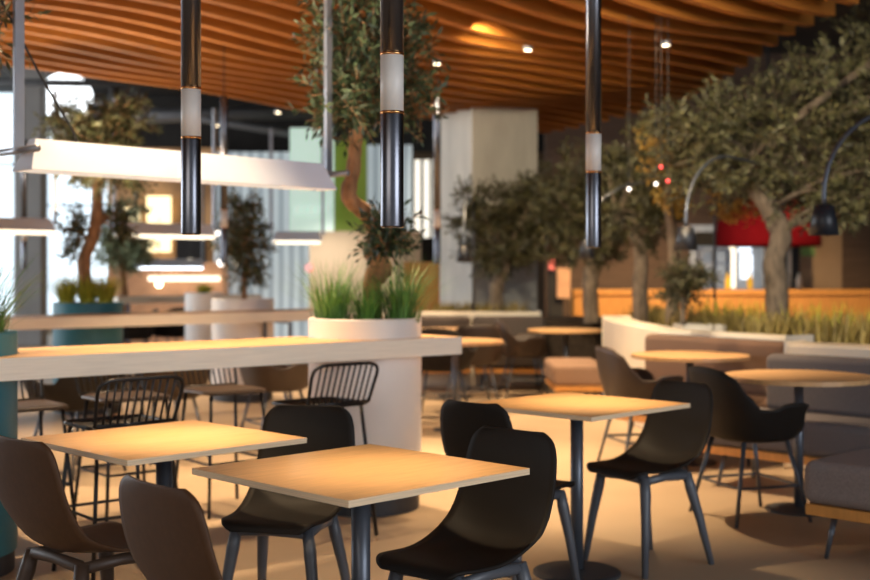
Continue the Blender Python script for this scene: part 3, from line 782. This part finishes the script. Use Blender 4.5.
# ------------------------------------------------------------------ chairs
def make_shell_chair(key):
    shell_m, leg_m = {'black': ('black_shell', 'chair_leg'), 'brown': ('brown_shell', 'brown_leg')}[key]
    t = thing('shell_chair', '', 'chair')
    prof = [(.225,.418), (.215,.436), (.19,.444), (.12,.440), (.03,.434), (-.06,.434), (-.125,.445), (-.17,.475), (-.198,.525), (-.218,.59), (-.236,.66), (-.250,.72), (-.261,.775), (-.264,.802)]
    pr = curve([(0,a,b) for a, b in prof], 5); n = len(pr)
    def hw(s):      # half width along the profile
        k = [(0,.145), (.012,.165), (.03,.183), (.06,.197), (.12,.206), (.3,.215), (.45,.222), (.55,.226), (.65,.224), (.8,.218), (.90,.208), (.945,.197), (.97,.183), (.985,.168), (.995,.152), (1,.140)]
        for (a, x), (b, y2_) in zip(k, k[1:]):
            if s <= b: return x+(y2_-x)*(s-a)/(b-a)
        return k[-1][1]
    # arc-length parameter
    ds = [0]
    for i in range(1, n): ds.append(ds[-1]+(pr[i]-pr[i-1]).length)
    rows = []
    for i in range(n):
        s = ds[i]/ds[-1]; w = hw(s)
        tn = (pr[min(n-1, i+1)]-pr[max(0, i-1)]).normalized(); nr = Vector((0, -tn.z, tn.y))     # towards the sitter
        nr = -nr
        cup = .004+.046*math.exp(-((s-.50)/.17)**2)+.030*max(0, s-.5)
        row = []
        for k in range(17):
            u = -1+2*k/16; row.append(pr[i]+Vector((u*w, 0, 0))+nr*cup*abs(u)**2.4)
        rows.append(row)
    b = MB(); b.grid(rows); b.build('shell', M[shell_m], t, smooth=True, solid=.009)
    fr = MB()
    z = .408
    for sy, yy in ((1, .15), (-1, -.12)):
        fr.tube([(-.155, yy, z-.012), (-.13, yy, z), (0, yy, z+.004), (.13, yy, z), (.155, yy, z-.012)], [.02, .021, .019, .021, .02], 8)
    for sx in (-1, 1): fr.tube([(sx*.15, .15, z-.006), (sx*.145, .02, z), (sx*.15, -.12, z-.006)], .019, 8)
    fr.build('underframe', M[leg_m], t, smooth=True)
    for sx in (-1, 1):
        for sy in (-1, 1):
            yy = .15 if sy > 0 else -.12
            y1 = .205 if sy > 0 else -.225
            MB().tube([(sx*.150, yy, z+.008), (sx*.163, yy+(y1-yy)*.12, z-.06), (sx*.185, yy+(y1-yy)*.5, .21), (sx*.212, y1, .0)], [.022, .026, .021, .0145], 10).build('leg', M[leg_m], t, smooth=True)
    return t
shell_chair = Maker(make_shell_chair)
def face(deg): return math.radians(deg-90)      # local +Y turned to this heading
shell_chair('black', (-.535, 4.33, 0), face(257), 'black shell chair at the right corner of the left table, facing the camera', 'black and brown shell chairs').scale.x = .87
shell_chair('black', (.085, 3.70, 0), face(227), 'large black shell chair tucked at the right side of the front table', 'black and brown shell chairs')
shell_chair('black', (.315, 4.89, 0), face(48), 'black shell chair seen from behind, at the left corner of the middle right table', 'black and brown shell chairs')
shell_chair('black', (.95, 5.395, 0), face(217), 'black shell chair right of the middle right table, legs fully visible', 'black and brown shell chairs')
shell_chair('brown', (-1.11, 3.87, 0), face(47), 'brown shell chair cut by the left edge, seen from behind with its seat showing', 'black and brown shell chairs')
shell_chair('brown', (-.495, 3.09, 0), face(42), 'brown shell chair at the bottom centre left, only its back rising from the lower edge', 'black and brown shell chairs')

def make_wire_stool(key):
    t = thing('wire_stool', '', 'stool')
    sz = .655; n = 20; hw = .185
    seat = MB()
    ring = [(-hw,-.17,sz), (hw,-.17,sz), (hw,.17,sz), (-hw,.17,sz)]
    rp = []
    for k, (cx, cy) in enumerate(((hw-.06, .17-.06), (-hw+.06, .17-.06), (-hw+.06, -.17+.06), (hw-.06, -.17+.06))):
        for i in range(6):
            a = PI/2*k+PI/2*i/5; rp.append((cx+.06*math.cos(a), cy+.06*math.sin(a), sz))
    seat.tube(rp, .009, 8, closed=True)
    if key == 'a':
        for k in range(15): yy = -.155+.31*k/14; seat.tube([(-hw, yy, sz), (0, yy, sz-.012), (hw, yy, sz)], .004, 5)
        for k in range(7): xx = -.15+.3*k/6; seat.tube([(xx, -.17, sz-.004), (xx, 0, sz-.012), (xx, .17, sz-.004)], .004, 5)
    else: seat.prism([(p[0]*.965, p[1]*.965) for p in rp], sz-.008, sz+.012)
    seat.build('seat', M['wire'] if key == 'a' else M['dark_brown_shell'], t)
    bk = MB()
    zt, lean = .852, -.075
    hp = []
    for i in range(9): a = PI/2*i/8; hp.append((hw-.02+.035-.09+.09*math.cos(a), 0, a))
    def bp(x, h): return (x, -.17+lean*h, sz+.012+(zt-sz)*h+0)
    loop = [bp(-hw+.004, 0), bp(-hw-.004, .45), bp(-hw-.008, .74), bp(-hw+.004, .90), bp(-hw+.04, .985), bp(-hw+.09, 1), bp(0, 1.0), bp(hw-.09, 1), bp(hw-.04, .985), bp(hw-.004, .90), bp(hw+.008, .74), bp(hw+.004, .45), bp(hw-.004, 0)]
    bk.tube(curve(loop, 4), .0085, 8); bk.tube([bp(-hw+.004, 0), bp(hw-.004, 0)], .0085, 8)
    for k in range(1, 11):
        u = -1+2*k/11; x = u*hw; top = 1.0 if abs(u) < .6 else 1-.06*((abs(u)-.6)/.4)**2
        bk.tube([bp(x*.97, 0), bp(x, top)], .0048, 6)
    bk.build('backrest', M['wire'], t, smooth=True)
    for sx in (-1, 1):
        for sy in (-1, 1):
            MB().tube([(sx*(hw-.03), sy*.14, sz), (sx*(hw+.02), sy*.205, 0)], .0095, 8).build('leg', M['wire'], t, smooth=True)
    h = .28; k = 1-h/sz; xx = hw-.03+.05*k; yy = .14+.065*k
    MB().tube([(-xx,-yy,h), (xx,-yy,h), (xx,yy,h), (-xx,yy,h)], .007, 6, closed=True).build('footrest', M['wire'], t)
    return t
stool = Maker(make_wire_stool)
fn = math.atan2(DN.y, DN.x)-PI/2        # facing the table from the camera side
GS = 'black wire stools at the communal table'
stool('a', (-1.385, 5.24, 0), fn, 'black wire stool with rod backrest behind the left square table', GS)
stool('a', (-.58, 6.0, 0), fn, 'black wire stool with rod backrest in front of the big white planter', GS)
stool('b', (-1.17, 6.64, 0), fn+PI, 'black wire stool on the far side of the communal table, near its middle', GS)
stool('b', (-1.62, 6.30, 0), fn+PI, 'black wire stool on the far side of the communal table, left of its neighbour', GS)
stool('b', (-2.02, 5.84, 0), fn+PI, 'black wire stool on the far side, next to the teal planter', GS)

def make_armchair(key):
    shell_m = {'black': 'black_shell', 'brown': 'dark_brown_shell'}[key]
    t = thing('armchair', '', 'chair')
    N = 48; b = MB(); rows = []
    def hgt(a):     # a: 0 = front, pi = back
        d = abs((a+PI)%(2*PI)-PI)/PI       # 0 front .. 1 back
        k = [(0,.435), (.14,.445), (.22,.50), (.29,.60), (.36,.635), (.48,.637), (.56,.605), (.62,.605), (.68,.66), (.75,.755), (.84,.80), (.92,.81), (1,.812)]
        for (p, x), (q, z) in zip(k, k[1:]):
            if d <= q:
                s = (d-p)/(q-p); s = s*s*(3-2*s); return x+(z-x)*s
        return .815
    def rad(a, f):
        d = abs((a+PI)%(2*PI)-PI)/PI
        rx = .275; ry = .235 if d < .5 else .245
        x, yv = math.sin(a), math.cos(a)
        k = 1/((abs(x)/rx)**2.6+(abs(yv)/ry)**2.6)**(1/2.6)
        return k
    levels = [0.02, .3, .55, .72, .82, .89, .94, .97, 1.0]
    for li, f in enumerate(levels+[1.1, 1.22, 1.36, 1.5, 1.64, 1.78, 1.9, 2.0]):
        row = []
        for i in range(N):
            a = 2*PI*i/N; R = rad(a, f); H = hgt(a)
            if f <= 1:
                r = R*f*.86; z = .425+.02*max(0, (f-.7)/.3)**2
            else:
                s = f-1; z = .445+(H-.445)*s
                r = R*(.86+.14*math.sin(min(1, s*1.3)*PI/2))+ (H-.445)*s*.12
                d = abs((a+PI)%(2*PI)-PI)/PI
                if .3 < d < .62: r += .03*s**3
            row.append((r*math.sin(a), r*math.cos(a), z))
        rows.append(row)
    b.grid(rows, wrap=True)
    b.build('shell', M[shell_m], t, smooth=True, solid=.012)
    for sx in (-1, 1):
        for sy in (-1, 1):
            MB().tube([(sx*.15, sy*.13, .425), (sx*.225, sy*.225, 0)], [.013, .010], 8).build('leg', M['steel_dark'], t, smooth=True)
    k = 1-.19/.425; xx, yy = .15+.075*k, .13+.095*k
    MB().tube([(-xx,-yy,.19), (xx,-yy,.19), (xx,yy,.19), (-xx,yy,.19)], .008, 6, closed=True).build('stretcher', M['steel_dark'], t)
    return t
arm = Maker(make_armchair)
GA = 'moulded armchairs at the round tables'
arm('black', (1.68, 6.42, 0), face(19), 'black moulded armchair at the nearest round table', GA)
arm('brown', (1.385, 8.05, 0), face(14), 'dark armchair at the second round table, beside the cream block', GA)
arm('brown', (.925, 12.5, 0), face(5), 'dark brown armchair at the rear round table', GA)
arm('brown', (X(472, 11.3), 11.4, 0), face(100), 'dark brown armchair seen from behind, right of the communal table end', GA)
arm('black', (X(441, 10.7), 10.75, 0), face(80), 'dark armchair hidden partly by the communal table end', GA)
arm('brown', (X(276, 9.0), 9.0, 0), face(30), 'dark brown armchair under the communal table, nearest the white planter', GA)
arm('brown', (X(165, 8.4), 8.4, 0), face(130), 'dark armchair seen through the wire stool backrest', GA)
arm('black', (X(75, 7.8), 7.8, 0), face(150), 'black armchair behind the left wire stools', GA)
arm('black', (X(135, 15.6), 15.6, 0), face(200), 'tiny dark armchair at the far communal table, left one', GA)
arm('black', (X(172, 16.1), 16.1, 0), face(250), 'tiny dark armchair at the far communal table, right one', GA)

# ------------------------------------------------------------------ lights
def area(name, loc, rot, sx, sy, power, col):
    l = bpy.data.lights.new(name, 'AREA'); l.shape = 'RECTANGLE'; l.size = sx; l.size_y = sy; l.energy = power; l.color = col
    o = bpy.data.objects.new(name, l); o.location = loc; o.rotation_euler = rot; COL.objects.link(o); return o
def spotl(loc, tgt, power, ang, col=(1,.72,.42), blend=.6, rad=.06):
    l = bpy.data.lights.new('spot_light', 'SPOT'); l.energy = power; l.spot_size = math.radians(ang); l.spot_blend = blend; l.shadow_soft_size = rad; l.color = col
    o = bpy.data.objects.new('spot_light', l); o.location = loc; COL.objects.link(o)
    o.rotation_euler = (Vector(tgt)-Vector(loc)).to_track_quat('-Z', 'Y').to_euler(); return o
WARM = (1, .70, .40)
for p, y, pw in (((392, 228), 3.5, 36), ((191, 235), 4.15, 50), ((593.5, 248), 5.3, 50)):
    q = P(*p, y); spotl((q.x, q.y, q.z-.01), (q.x, q.y, 0), pw, 88, (1, .74, .44), 1.0, .025)
for (x, y, pw) in ((-1.6, 6.6, 430), (-.2, 7.6, 450), (.9, 7.6, 430), (.5, 9.7, 420), (-1.1, 5.4, 170), (-3.2, 8.2, 380), (-1.6, 9.6, 300), (-3, 12.5, 350), (1.2, 11.2, 320), (1.7, 9.2, 170), (.2, 12.2, 320), (2.2, 7.8, 90), (4.6, 9.5, 200), (-.9, 13.5, 300)):
    spotl((x, y, 3.3), (x, y, 0), pw*1.15, 70, WARM, .7)  # assumed ceiling spots, put in for the warm pools of light below
for px, y in ((600, 17.2), (700, 17.2), (820, 17.2)):
    spotl((X(px, y), y-.8, 2.9), (X(px, y), 19.0, .4), 330, 80, (1, .70, .36), .8)  # added spots to brighten the front of the long counter
# upward fill lamps added above the tables to brighten the canopy
for (x, y, pw) in ((-1.2, 5.9, 40), (-3.9, 13.2, 40), (-3.0, 10.5, 40)):
    area('uplight', (x, y, 1.95), (PI, 0, 0), 1.4, .1, pw, (1, .78, .55))
# added lamp out of view, assumed daylight from behind and right of the camera
area('glazing_daylight', (6.5, -1.5, 2.4), (math.radians(82), 0, math.radians(48)), 5, 3.2, 260, (.87, .92, 1))
area('hall_fill', (-3.5, -2.0, 2.6), (math.radians(75), 0, math.radians(-30)), 4, 2.5, 60, (1, .9, .8))  # added fill lamp out of view, behind and left of the camera
area('window_daylight', (-13, 14, 2.6), (math.radians(85), 0, math.radians(-90)), 14, 3.6, 720, (.86, .93, 1))  # added side lamp out of view, brightens the left background
spotl((1.0, 6.2, 3.25), (2.8, 9.9, 2.2), 520, 66, (1, .88, .66), .6, .15)  # added spot to brighten the big tree crown
spotl((.3, 9.8, 3.25), (1.3, 13.6, 2.0), 400, 60, (1, .82, .55), .6, .15)  # added spot to brighten the darker trees behind

spotl((-2.0, 19.4, 2.2), (-1.8, 21.1, .9), 150, 80, (1, .92, .8), .9, .1)  # added spot to brighten the beige low wall
w = bpy.data.worlds.new('world'); scene.world = w; w.use_nodes = True
w.node_tree.nodes['Background'].inputs['Color'].default_value = (.86, .91, 1, 1)
w.node_tree.nodes['Background'].inputs['Strength'].default_value = .22

# ------------------------------------------------------------------ camera
cam = bpy.data.cameras.new('camera'); co = bpy.data.objects.new('camera', cam); COL.objects.link(co)
co.location = (0, 0, CAM_Z); co.rotation_euler = (PI/2, 0, 0)
cam.sensor_width = 36; cam.lens = F/870*36; cam.shift_y = -20/870
cam.dof.use_dof = True; cam.dof.focus_distance = 3.45; cam.dof.aperture_fstop = 2.5
scene.camera = co
scene.view_settings.view_transform = 'Standard'
scene.view_settings.exposure = .45
scene.cycles.use_denoising = True
scene.cycles.max_bounces = 6
